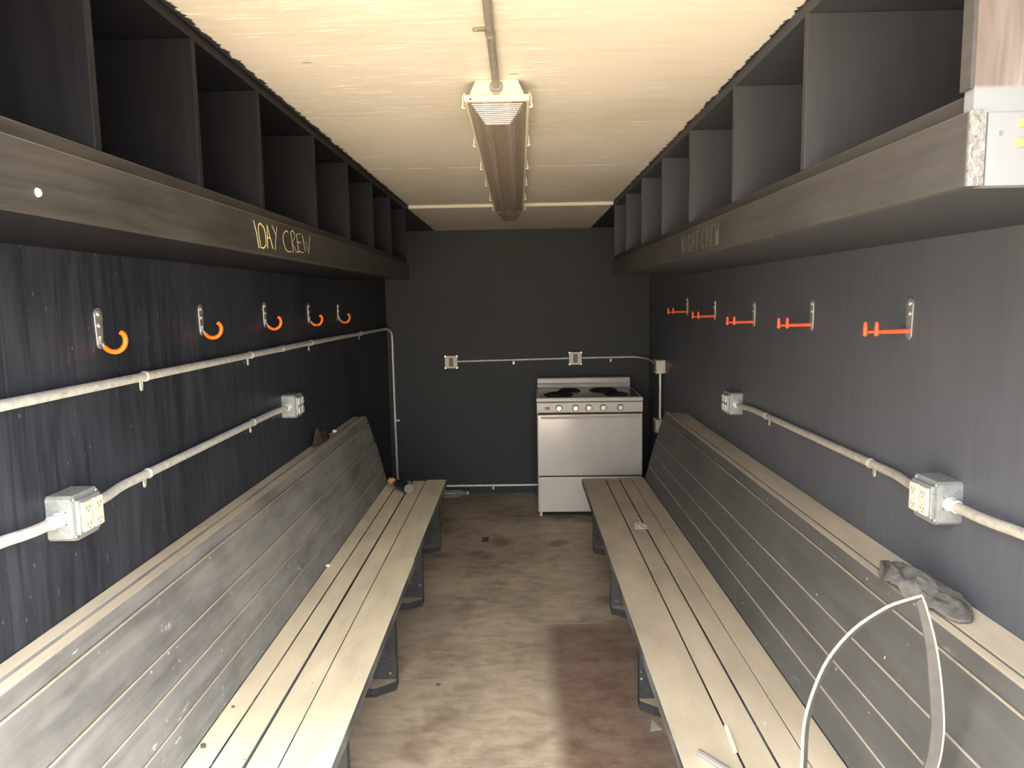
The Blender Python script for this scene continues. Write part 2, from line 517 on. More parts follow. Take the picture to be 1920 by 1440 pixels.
# ------------------------------------------------------------------ setting
XL, XR, YB, ZC = -1.07, 1.04, 5.78, 2.155
Y0 = 0.50
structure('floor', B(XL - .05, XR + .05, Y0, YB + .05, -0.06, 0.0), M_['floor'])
structure('ceiling', B(XL - .05, XR + .05, Y0, 4.40, ZC, ZC + .06), M_['ceiling'])
structure('ceiling_panel', B(XL - .05, XR + .05, 4.40, YB + .05, ZC - .018, ZC + .06), M_['ceiling'])
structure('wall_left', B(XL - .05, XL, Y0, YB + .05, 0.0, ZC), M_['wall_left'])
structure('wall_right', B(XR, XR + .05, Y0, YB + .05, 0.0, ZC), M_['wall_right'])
structure('wall_back', B(XL, XR, YB, YB + .05, 0.0, ZC), M_['wall_back'])
structure('wall_front', B(0.66, XR + .05, Y0 - .05, Y0, 0.0, ZC + .06), M_['wall_right'])
structure('ground', B(-40, 40, -60, Y0 - .05, -0.62, -0.55), M_['ground'])

# ------------------------------------------------------------------ overhead cubby shelves
def shelf(sgn, front, wall, y0, y1, divs, name_label, pm, fm, th=.038):
    t = thing('cubby_shelf', name_label, 'shelf', ((front + wall) / 2, (y0 + y1) / 2, 1.712))
    inv = t.location
    def rel(bm):
        bmesh.ops.translate(bm, verts=bm.verts, vec=-inv); return bm
    a = lambda x0, x1: (min(x0, x1), max(x0, x1))
    f0 = front - sgn * 0.013                                       # fascia stands proud of the cubbies
    x0, x1 = a(f0, f0 + sgn * th)
    fo = link('fascia_board', rel(B(x0, x1, y0, y1, 1.712, 1.804)), fm, t, bevel=.002)
    x0, x1 = a(front + sgn * .002, wall)
    link('bottom_panel', rel(B(*a(f0 + sgn * (th + .0005), wall), y0 + .02, y1, 1.716, 1.800)), pm, t)
    link('shelf_board', rel(B(x0, x1, y0 + .018, y1, 1.8005, 1.830)), M_['shelf_edge_left' if sgn < 0 else 'shelf_edge_right'], t, bevel=.001)
    link('top_panel', rel(B(x0, x1, y0 + .018, y1, ZC - .026, ZC - .001)), pm, t)
    for y in divs:
        link('divider', rel(B(*a(front, wall), y - .009, y + .009, 1.8305, ZC - .0265)), pm, t, bevel=.001)
    link('end_panel', rel(B(*a(front, wall), y1 - .018, y1, 1.8305, ZC - .0265)), pm, t)
    return t, rel, fo

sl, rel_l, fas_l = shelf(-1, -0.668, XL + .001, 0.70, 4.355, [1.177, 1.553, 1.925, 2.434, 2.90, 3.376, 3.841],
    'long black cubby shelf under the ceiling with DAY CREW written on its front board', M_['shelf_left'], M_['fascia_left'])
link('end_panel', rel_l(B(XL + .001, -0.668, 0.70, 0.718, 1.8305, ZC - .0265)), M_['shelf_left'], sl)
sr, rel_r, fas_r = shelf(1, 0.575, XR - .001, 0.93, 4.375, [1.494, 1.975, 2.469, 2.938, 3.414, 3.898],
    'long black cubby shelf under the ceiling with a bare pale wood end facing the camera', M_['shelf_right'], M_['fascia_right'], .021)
e = link('end_panel', rel_r(B(0.5665, XR - .001, 0.928, 0.9475, 1.8005, ZC - .001)), M_['endwood'], sr)
e['label'] = 'bare weathered wood end panel'
e = link('end_board', rel_r(B(0.5845, XR - .001, 0.926, 0.9495, 1.712, 1.800)), M_['endwood'], sr)
e['label'] = 'pale painted end board'
# dark painted front edge of the near end panel
link('edge_strip', rel_r(B(0.562, 0.5663, 0.9295, 0.951, 1.8305, ZC - .03)), M_['fascia_right'], sr)
e = link('cut_end', rel_r(B(0.5625, 0.5825, 0.926, 0.9295, 1.712, 1.804)), M_['cutend'], sr)
e['label'] = 'pale sawn end grain of the front board'
for x, z in ((0.626, 1.787), (0.624, 1.763)):
    bm = bmesh.new(); disc(bm, (x, 0.926, z), (0, -1, 0), 0.0055, 0.002, 14)
    bmesh.ops.translate(bm, verts=bm.verts, vec=-sr.location)
    s = link('screw', bm, M_['rust'], sr, smooth=True); s['label'] = 'yellow screw head'
bm = bmesh.new(); disc(bm, (0.600, 0.926, 1.775), (0, -1, 0), 0.003, 0.001, 12)
bmesh.ops.translate(bm, verts=bm.verts, vec=-sr.location)
link('screw', bm, M_['chrome'], sr, smooth=True)
# bolt head on the left front board
bm = bmesh.new(); disc(bm, (-0.655, 0.997, 1.737), (1, 0, 0), 0.0065, 0.003, 14, 0.005)
bmesh.ops.translate(bm, verts=bm.verts, vec=-sl.location)
s = link('screw', bm, M_['ivory'], sl, smooth=True); s['label'] = 'pale round screw head'

DAY = [[(1.84, 1.78), (1.836, 1.766), (1.841, 1.745), (1.847, 1.724), (1.869, 1.724), (1.887, 1.734), (1.886, 1.76), (1.878, 1.777), (1.853, 1.785), (1.839, 1.78)],
 [(1.897, 1.725), (1.9, 1.761), (1.902, 1.785), (1.918, 1.758), (1.938, 1.728)], [(1.897, 1.753), (1.922, 1.754)]]
DAY2 = [[(1.94, 1.788), (1.969, 1.765)], [(1.978, 1.788), (1.969, 1.765), (1.956, 1.726)],
 [(2.073, 1.783), (2.06, 1.786), (2.04, 1.78), (2.026, 1.767), (2.029, 1.75), (2.044, 1.734), (2.066, 1.727), (2.097, 1.731)],
 [(2.115, 1.728), (2.105, 1.754), (2.098, 1.786), (2.117, 1.792), (2.132, 1.784), (2.13, 1.771), (2.105, 1.756), (2.149, 1.73)],
 [(2.191, 1.79), (2.151, 1.784), (2.158, 1.758), (2.164, 1.734)], [(2.154, 1.763), (2.191, 1.762)], [(2.153, 1.731), (2.171, 1.736), (2.213, 1.734)],
 [(2.207, 1.788), (2.234, 1.739)], [(2.238, 1.771), (2.269, 1.734), (2.286, 1.791)]]
def stroke_mesh(strokes, X, r, off):
    bm = bmesh.new()
    for s in strokes:
        tube(bm, [(X, y, z) for y, z in s], r, 6)
    # flatten against the board
    for v in bm.verts:
        v.co.x = X + (v.co.x - X) * 0.25
    bmesh.ops.translate(bm, verts=bm.verts, vec=-off)
    return bm
for strokes, m, r0 in (([DAY[0]], 'yellow_chalk', .0018), (DAY[1:], 'yellow_chalk', .0018), (DAY2[:2], 'pale_chalk', .0015), ([DAY2[2]], 'pale_chalk', .0015), ([DAY2[3]], 'pale_chalk', .0015), (DAY2[4:7], 'pale_chalk', .0014), (DAY2[7:], 'pale_chalk', .0013)):
    o = link('letter', stroke_mesh(strokes, -0.6548, r0, sl.location), M_[m], sl)
    o['label'] = 'yellow hand-written letter of DAY CREW'
o = link('scratch', stroke_mesh([[(1.806, 1.787), (1.823, 1.758), (1.834, 1.722)]], -0.6548, 0.0016, sl.location), M_['crumb_white'], sl)
# NIGHT CREW, almost rubbed out, on the right board (reads towards the camera)
GLYPH = {'N': [[(0, 0), (0, 1), (.7, 0), (.7, 1)]], 'I': [[(.3, 0), (.3, 1)]], 'G': [[(.7, .85), (.4, 1), (.05, .75), (.05, .25), (.4, 0), (.7, .2), (.7, .45), (.45, .45)]],
         'H': [[(0, 0), (0, 1)], [(.7, 0), (.7, 1)], [(0, .5), (.7, .5)]], 'T': [[(0, 1), (.8, 1)], [(.4, 0), (.4, 1)]],
         'C': [[(.7, .85), (.4, 1), (.05, .75), (.05, .25), (.4, 0), (.7, .15)]], 'R': [[(0, 0), (0, 1), (.5, 1), (.65, .75), (.5, .5), (0, .5)], [(.25, .5), (.7, 0)]],
         'E': [[(.65, 1), (0, 1), (0, 0), (.65, 0)], [(0, .5), (.5, .5)]], 'W': [[(0, 1), (.2, 0), (.4, .7), (.6, 0), (.8, 1)]]}
y = 2.515
for ch in 'NIGHT CREW':
    if ch == ' ':
        y -= .030; continue
    st = [[(y - px * .0425, 1.726 + pz * .058) for px, pz in q] for q in GLYPH[ch]]
    o = link('letter', stroke_mesh(st, 0.5618, 0.0011, sr.location), M_['faint_chalk'], sr)
    o['label'] = 'nearly rubbed-out letter of NIGHT CREW'
    y -= .050

# ------------------------------------------------------------------ benches
def bench(sgn, seats, P, Q, wall, y0, y1, leg_y, leg_x, label, bmat):
    cx = sgn * 0.75
    t = thing('bench', label, 'bench', (cx, (y0 + y1) / 2, 0))
    inv = t.location.copy()
    def rel(bm):
        bmesh.ops.translate(bm, verts=bm.verts, vec=-inv); return bm
    random.seed(4 if sgn < 0 else 9)
    for i in range(len(seats) - 1):
        a, b = seats[i], seats[i + 1]
        lo, hi = min(a, b), max(a, b)
        g = (0.0015, 0.0025, 0.0035, 0.002)[i] if sgn < 0 else (0.002, 0.003, 0.001, 0.001)[i]
        dz = (0.0, -0.002, 0.001, -0.001)[i]
        ye = y1 + (0.022, 0.008, -0.012, -0.03)[i] if sgn < 0 else y1 + random.uniform(-.004, .004)
        bm = bmesh.new()
        if sgn < 0 and i == 0:
            # front plank in two lengths with a small step where they meet
            box(bm, lo + g, hi - .004, 3.10, ye, .39 + dz, .43 + dz)
            box(bm, lo + g * .5, hi, y0, 3.098, .391 + dz, .4305 + dz)
        else:
            box(bm, lo + g, hi - g, y0, ye, .39 + dz, .43 + dz)
        link('seat_board', rel(bm), M_['bench_edge'] if sgn < 0 else M_['bench_edge_right'], t, bevel=.003)
    P = Vector(P); Q = Vector(Q); d = (Q - P); L = d.length; d /= L
    n = Vector((d.y, -d.x))
    if n.x * sgn > 0: n = -n                                        # towards the aisle
    ts = [0.0, 0.098, 0.405, 0.607, 0.80, 1.0]
    off = [0.0, 0.007, 0.012, 0.0145, 0.017]
    if sgn > 0: off = [0.0, 0.005, 0.009, 0.011, 0.013]
    for i in range(5):
        a, b = ts[i] * L + (0.0012 if i else 0), ts[i + 1] * L - 0.0012
        f = off[i] - 0.012
        prof = [P + d * a + n * f, P + d * b + n * f, P + d * b - n * .036, P + d * a - n * .036]
        if i == 4:
            prof[1] = Vector((prof[1].x, .432)); prof[2] = Vector((prof[2].x, .432))
        if i == 0:
            prof[3] = prof[0] + Vector((sgn * .034, 0.0))           # level top edge
        link('back_board', rel(prism(bmesh.new(), [(p.x, p.y) for p in prof], 'y', y0, y1 + (.03, .012, .005, -.01, -.03)[i])), bmat, t, bevel=.0025)
    # ledge along the wall behind the back
    xa = P.x + sgn * (.043 if sgn < 0 else .0345)
    lo, hi = min(xa, wall), max(xa, wall)
    link('wall_ledge', rel(B(lo, hi, y0, y1 - .04, .80, .862 if sgn < 0 else .857)), bmat, t, bevel=.002)
    for y in leg_y:
        lo, hi = sorted((leg_x, leg_x + sgn * .30))
        lg = link('leg', rel(B(lo, hi, y + .012, y + .05, .002, .3885)), M_['leg'], t, bevel=.002)
        c = 0.075
        xi = leg_x
        prof = [(xi, y + .012), (xi, y - .005), (xi + sgn * c, y - .06), (xi + sgn * .30, y - .06), (xi + sgn * .30, y + .012)]
        link('foot', rel(prism(bmesh.new(), prof, 'z', .001, .04)), M_['leg'], lg, bevel=.002)
    return t
bench(-1, [-.486, -.621, -.708, -.795, -.868], (-.985, .855), (-.868, .43), XL + .001, 0.75, 4.53, [1.95, 2.775, 3.59, 4.41], -.528,
      'long black slatted bench against the left wall, its seat thick with tan dust', M_['bench_left'])
bench(1, [.384, .535, .622, .70, .787], (.908, .855), (.785, .43), XR - .001, 0.75, 4.525, [1.78, 2.61, 3.46, 4.34], .440,
      'long black slatted bench against the right wall, running up to the stove', M_['bench_right'])

# ------------------------------------------------------------------ coat hooks
def screw_head(parent, c, axis, r=0.006, h=0.005):
    bm = bmesh.new()
    disc(bm, c, axis, r * 1.35, h * 0.3, 16)
    disc(bm, Vector(c) + Vector(axis) * h * .3, axis, r, h * .7, 6)
    return link('screw', bm, M_['chrome'], parent, smooth=False)

def plate_bm(w, h, th, sgn):
    """rounded oblong plate lying on the wall, centred on origin, facing sgn*x"""
    bm = bmesh.new(); pr = []
    r = w / 2
    for k in range(9): a = pi * k / 8; pr.append((r * cos(a), h / 2 - r + r * sin(a)))
    for k in range(9): a = pi + pi * k / 8; pr.append((r * .8 * cos(a), -h / 2 + r + r * sin(a)))
    return prism(bm, pr, 'x', 0, th * sgn)

def left_hook(loc, label):
    t = thing('coat_hook', label, 'hook', loc, 'curved hooks on the left wall')
    link('plate', plate_bm(.034, .105, .004, 1), M_['hook_steel'], t, loc=(0, 0, 0), bevel=.001)
    screw_head(t, (.004, 0, .037), (1, 0, 0)); screw_head(t, (.004, 0, .008), (1, 0, 0))
    # steel shank, then the vinyl covered curl
    C = Vector((.040, -.004, -.030)); r = .030
    arc = lambda a: C + Vector((r * cos(radians(a)), 0, r * sin(radians(a))))
    sh = [(.006, -.002, -.02), (.006, -.003, -.036)] + [tuple(arc(a)) for a in (197, 208, 219)]
    link('shank', T(sh, [.0035, .0045, .0045, .0042, .0042], 10), M_['chrome'], t, smooth=True)
    pts = [arc(a) for a in range(216, 396, 9)]
    pts.append(arc(396) + Vector((-.005, 0, .002)))
    bm = T(pts, [.0065] * (len(pts) - 1) + [.0068], 12)
    link('hook_arm', bm, M_['orange'], t, smooth=True)['label'] = 'orange vinyl covered curl'
    return t
def right_hook(loc, label):
    t = thing('coat_hook', label, 'hook', loc, 'double-peg hooks on the right wall')
    link('plate', plate_bm(.034, .112, .004, -1), M_['hook_steel'], t, bevel=.001)
    screw_head(t, (-.004, 0, .041), (-1, 0, 0)); screw_head(t, (-.004, 0, .014), (-1, 0, 0))
    bm = bmesh.new()
    tube(bm, [(-.004, 0, -.033), (-.014, 0, -.033), (-.09, 0, -.034)], [.0068, .0066, .0060], 12)
    tube(bm, [(-.088, 0, -.034), (-.120, 0, -.034)], .0042, 10)
    for x in (-.088, -.118):
        tube(bm, [(x, 0, -.0455), (x, 0, -.043), (x, 0, -.030), (x, 0, -.014), (x, 0, -.009), (x, 0, -.0065)], [.003, .0062, .0062, .0055, .0045, .0015], 12)
    link('hook_arm', bm, M_['red_orange'], t, smooth=True)['label'] = 'red-orange vinyl covered bar with two pegs'
    return t
LH = [(1.815, 1.527, 'nearest the camera'), (2.405, 1.532, 'second from the camera'), (3.012, 1.537, 'third from the camera'), (3.645, 1.531, 'fourth from the camera'), (4.24, 1.526, 'farthest from the camera')]
for y, z, w in LH:
    left_hook((XL, y, z), f'curved orange hook on the left wall, {w}')
RH = [(1.926, 1.513, 'nearest the camera'), (2.568, 1.508, 'second from the camera'), (3.20, 1.499, 'third from the camera'), (3.84, 1.510, 'fourth from the camera'), (4.47, 1.523, 'farthest from the camera')]
for y, z, w in RH:
    right_hook((XR, y, z), f'red-orange two-pegged hook on the right wall, {w}')

# ------------------------------------------------------------------ electrical boxes
def frame_axes(face):
    """local x = out of wall, y = along wall, z up -> rotation about z"""
    return {'+x': 0.0, '-x': pi, '-y': -pi / 2}[face]

def outlet_decora(parent, y, x0):
    o = link('outlet', B(x0, x0 + .008, y - .0165, y + .0165, -.034, .034), M_['ivory'], parent, bevel=.0015)
    bm = bmesh.new()
    for zz in (-.019, .019):
        box(bm, x0 + .008, x0 + .0083, y - .0065, y - .0050, zz - .003, zz + .004)
        box(bm, x0 + .008, x0 + .0083, y + .0045, y + .0060, zz - .003, zz + .004)
        disc(bm, (x0 + .0079, y, zz - .008), (1, 0, 0), .0016, .0005, 8)
    link('slots', bm, M_['slot'], o)['kind'] = 'stuff'
    bm = bmesh.new(); box(bm, x0 + .008, x0 + .0086, y - .006, y + .006, -.0045, -.001); box(bm, x0 + .008, x0 + .0086, y - .006, y + .006, .001, .0045)
    link('button', bm, M_['white_plastic'], o)
    return o

def outlet_duplex(parent, y, x0, mat):
    for zz in (-.020, .020):
        pr = []
        for k in range(24):
            a = 2 * pi * k / 24
            pr.append((y + max(-.0135, min(.0135, .0172 * cos(a))), zz + .0165 * sin(a)))
        o = link('outlet', prism(bmesh.new(), pr, 'x', x0, x0 + .005), mat, parent)
        bm = bmesh.new()
        box(bm, x0 + .005, x0 + .0053, y - .0065, y - .0050, zz - .003, zz + .005)
        box(bm, x0 + .005, x0 + .0053, y + .0045, y + .0060, zz - .003, zz + .005)
        link('slots', bm, M_['slot'], o)['kind'] = 'stuff'

def double_box(loc, face, kind, label, y_conn):
    """deep 4 inch square box with a raised double cover"""
    t = thing('outlet_box', label, 'outlet', loc, rotz=frame_axes(face))
    d = .058
    pr = [(-.052, -.045), (-.045, -.052), (.045, -.052), (.052, -.045), (.052, .045), (.045, .052), (-.045, .052), (-.052, .045)]
    bx = link('box', prism(bmesh.new(), pr, 'x', 0.0005, d), M_['galv_box'], t, bevel=.001)
    # knock-outs on the two ends, small rivet holes
    for s in (-1, 1):
        for zz in (-.029, .031):
            bm = bmesh.new()
            disc(bm, (.022, s * .052, zz), (0, s, 0), .0115, .0008, 20)
            disc(bm, (.022, s * .0527, zz), (0, s, 0), .0085, .0008, 20)
            link('knockout', bm, M_['galv_box'], bx, smooth=True)
    bm = bmesh.new()
    for s in (-1, 1):
        for zz in (-.012, .016):
            disc(bm, (.046, s * .0521, zz), (0, s, 0), .0016, .0004, 10)
    for yy in (-.025, 0, .025):
        disc(bm, (.022, yy, .0521), (0, 0, 1), .0018, .0004, 10)
    link('rivet_hole', bm, M_['slot'], bx)['kind'] = 'stuff'
    # cover: flat rim with cut corners and a raised centre
    pr = [(-.053, -.040), (-.040, -.053), (.040, -.053), (.053, -.040), (.053, .040), (.040, .053), (-.040, .053), (-.053, .040)]
    cv = link('cover', prism(bmesh.new(), pr, 'x', d + .0004, d + .003), M_['galv_box'], t, bevel=.0008)
    link('raised_centre', B(d + .003, d + .013, -.043, .043, -.040, .040), M_['galv_box'], cv, bevel=.002)
    for yy, zz in ((-.043, .043), (.043, -.043), (.043, .043), (-.043, -.043)):
        s = screw_head(t, (d + .003, yy, zz), (1, 0, 0), .0032, .003)
    x0 = d + .0132
    if kind == 'decora':
        for yy in (-.0215, .0215): outlet_decora(t, yy, x0)
    else:
        for yy in (-.0205, .0205): outlet_duplex(t, yy, x0, M_['white_plastic'])
    # set-screw connectors where the conduit enters
    for s in y_conn:
        bm = bmesh.new()
        tube(bm, [(.03, s * .0525, 0), (.03, s * .056, 0)], .0175, 16)
        tube(bm, [(.03, s * .056, 0), (.03, s * .080, 0)], .0155, 16)
        disc(bm, (.043, s * .070, 0), (1, 0, 0), .0035, .005, 10)
        link('connector', bm, M_['galv'], t, smooth=True)
    return t
double_box((XL, 1.605, 1.108), '+x', 'decora', 'steel box with two rectangular ivory outlets on the left wall, nearest the camera', (-1, 1))
double_box((XL, 3.215, 1.123), '+x', 'duplex', 'steel box with four round outlet faces on the left wall, beyond the lower conduit', (-1,))
double_box((XR, 1.711, 1.084), '-x', 'decora', 'steel box with two rectangular ivory outlets on the right wall, nearest the camera', (-1, 1))
double_box((XR, 3.388, 1.078), '-x', 'duplex', 'steel box with four round outlet faces on the right wall, beyond the conduit', (1,))

def small_box(loc, face, label, depth=.045, plain_side=False):
    t = thing('outlet_box', label, 'outlet', loc, rotz=frame_axes(face))
    pr = [(-.050, -.040), (-.040, -.050), (.040, -.050), (.050, -.040), (.050, .040), (.040, .050), (-.040, .050), (-.050, .040)]
    link('box', B(.0005, depth, -.048, .048, -.048, .048), M_['galv_dark'], t, bevel=.002)
    link('cover', prism(bmesh.new(), pr, 'x', depth + .0004, depth + .006), M_['beige_plate'], t, bevel=.0015)
    link('outlet', B(depth + .0062, depth + .010, -.017, .017, -.034, .034), M_['brown_plastic'], t, bevel=.0015)
    for yy in (-.045, .045):
        for zz in (-.045, .045):
            bm = bmesh.new(); disc(bm, (depth + .0005, yy, zz), (1, 0, 0), .0085, .004, 12)
            link('corner_lug', bm, M_['chrome'], t, smooth=True)
    return t
small_box((-.553, YB, 1.094), '-y', 'square beige outlet box on the back wall, left end of the thin conduit')
small_box((.443, YB, 1.108), '-y', 'square beige outlet box on the back wall, above the stove')
small_box((XR, 5.17, 1.087), '-x', 'grey outlet box on the right wall at the top of the short upright corner conduit', .06)
small_box((XR, 5.17, .655), '-x', 'outlet box low in the right back corner, half hidden behind the bench', .06)

# ------------------------------------------------------------------ conduits
def conduit(label, path, r, straps=(), mat='galv', couplings=(), name='conduit', radii=None):
    mid = sum((Vector(p) for p in path), Vector()) / len(path)
    t = thing(name, label, 'pipe', mid)
    def rel(bm):
        bmesh.ops.translate(bm, verts=bm.verts, vec=-mid); return bm
    link('pipe', rel(T(path, radii or r, 16)), M_[mat], t, smooth=True)
    r_all = r
    for (p, ax, tab, out, *rr) in straps:
        r = rr[0] if rr else r_all
        # one-hole strap: band around the pipe plus a flat tab with a screw
        p = Vector(p); ax = Vector(ax); tab = Vector(tab); out = Vector(out)
        bm = bmesh.new()
        tube(bm, [p - ax * .009, p - ax * .006, p - ax * .004, p + ax * .004, p + ax * .006, p + ax * .009], [r * 1.04, r * 1.10, r * 1.22, r * 1.22, r * 1.10, r * 1.04], 16)
        s = link('strap', rel(bm), M_[mat], t, smooth=True)
        base = p - out * (r + .001)
        bm = bmesh.new()
        e1 = base + tab * (r * .8); e2 = base + tab * (r + .021)
        pts = [e1 - ax * .008, e2 - ax * .008]
        for k in range(7):
            a = pi * k / 6
            pts.append(e2 - ax * .008 * cos(a) + tab * .008 * sin(a))
        pts += [e2 + ax * .008, e1 + ax * .008]
        v0 = [bm.verts.new(q) for q in pts]; v1 = [bm.verts.new(q + out * .0025) for q in pts]
        bm.faces.new(v0); bm.faces.new(v1[::-1])
        for k in range(len(pts)):
            bm.faces.new((v0[k], v0[(k + 1) % len(pts)], v1[(k + 1) % len(pts)], v1[k]))
        link('strap_tab', rel(bm), M_[mat], s)
        bm = bmesh.new(); disc(bm, e2 + out * .0025, out, .0042, .0022, 10)
        link('strap_screw', rel(bm), M_['chrome'], s, smooth=True)
    for (p, ax, *rr) in couplings:
        r = rr[0] if rr else r_all
        p = Vector(p); ax = Vector(ax)
        link('coupling', rel(T([p - ax * .022, p - ax * .020, p + ax * .020, p + ax * .022], [r * 1.02, r * 1.18, r * 1.18, r * 1.02], 16)), M_[mat], t, smooth=True)
    return t
Yv, Zd, Xp, Xm = (0, 1, 0), (0, 0, -1), (1, 0, 0), (-1, 0, 0)
xl = XL + .0162
path = fillet([(xl, .56, 1.386), (xl, 3.6, 1.384), (xl, 5.66, 1.372), (xl + .028, YB - .0162, 1.345), (xl + .028, YB - .0162, .62), (xl + .032, YB - .0162, .072), (xl + .35, YB - .0162, .070)], .09, 8)
path.append(Vector((.62, YB - .0162, .068)))
conduit('galvanised conduit along the left wall under the hooks, turning down the back corner', path, .0123,
    [((xl, 1.992, 1.3855), Yv, Zd, Xp), ((xl, 2.79, 1.3848), Yv, Zd, Xp), ((xl, 3.61, 1.3840), Yv, Zd, Xp), ((xl, 4.75, 1.3775), Yv, Zd, Xp),
     ((xl + .028, YB - .0162, .62), (0, 0, 1), (1, 0, 0), (0, -1, 0), .0092), ((-.237, YB - .0162, .069), (1, 0, 0), Zd, (0, -1, 0), .0092)], 'galv',
    [((xl, 3.17, 1.3844), Yv), ((xl + .028, YB - .0162, .66), (0, 0, 1), .0092)], radii=[.0123 if p.y < 5.6 else (.0108 if p.z > 1.355 else .0092) for p in path])
conduit('short galvanised conduit entering the near left outlet box from the camera side', fillet([(xl, .56, 1.116), (xl, 1.38, 1.114), (XL + .03, 1.47, 1.108), (XL + .03, 1.547, 1.108)], .04), .0123, [((xl, .8, 1.1152), Yv, Zd, Xp)])
conduit('galvanised conduit on the left wall linking the two steel outlet boxes', fillet([(XL + .03, 1.663, 1.108), (XL + .03, 1.73, 1.108), (xl, 1.83, 1.112), (xl, 2.98, 1.122), (XL + .03, 3.10, 1.123), (XL + .03, 3.157, 1.123)], .04), .0123,
    [((xl, 1.97, 1.1132), Yv, Zd, Xp), ((xl, 2.775, 1.1202), Yv, Zd, Xp)])
xr = XR - .0162
conduit('short galvanised conduit entering the near right outlet box from the camera side', fillet([(xr, .56, 1.088), (xr, 1.42, 1.088), (XR - .03, 1.54, 1.084), (XR - .03, 1.653, 1.084)], .04), .0123, [((xr, .8, 1.088), Yv, Zd, Xm)], 'galv_dark')
conduit('galvanised conduit on the right wall linking the two steel outlet boxes', fillet([(XR - .03, 1.769, 1.084), (XR - .03, 1.83, 1.085), (xr, 1.93, 1.087), (xr, 3.15, 1.081), (XR - .03, 3.26, 1.078), (XR - .03, 3.331, 1.078)], .04), .0123,
    [((xr, 2.075, 1.0863), Yv, Zd, Xm), ((xr, 2.965, 1.0819), Yv, Zd, Xm)], 'galv_dark')
yb = YB - .0125
conduit('thin conduit on the back wall between the two square outlet boxes', [(-.504, yb, 1.096), (.394, yb, 1.107)], .009, [((-.052, yb, 1.1015), (1, 0, 0), Zd, (0, -1, 0))], 'galv_dark')
conduit('thin conduit from above the stove bending into the right back corner', fillet([(.492, yb, 1.108), (.93, yb, 1.110), (XR - .028, yb - .09, 1.100), (XR - .028, 5.223, 1.090)], .12, 8), .009, [((.731, yb, 1.109), (1, 0, 0), Zd, (0, -1, 0))], 'galv_dark')
conduit('short upright conduit joining the two outlet boxes in the right back corner', [(XR - .028, 5.17, .705), (XR - .028, 5.17, 1.037)], .009, [], 'galv')
conduit('conduit running along the ceiling into the end of the light fixture', fillet([(-.053, .56, ZC - .0125), (-.052, 1.70, ZC - .0125), (-.051, 1.86, ZC - .020), (-.051, 1.945, ZC - .022)], .05), .0092,
    [((-.0522, 1.60, ZC - .0125), Yv, Xm, Zd)], 'galv_ceiling')

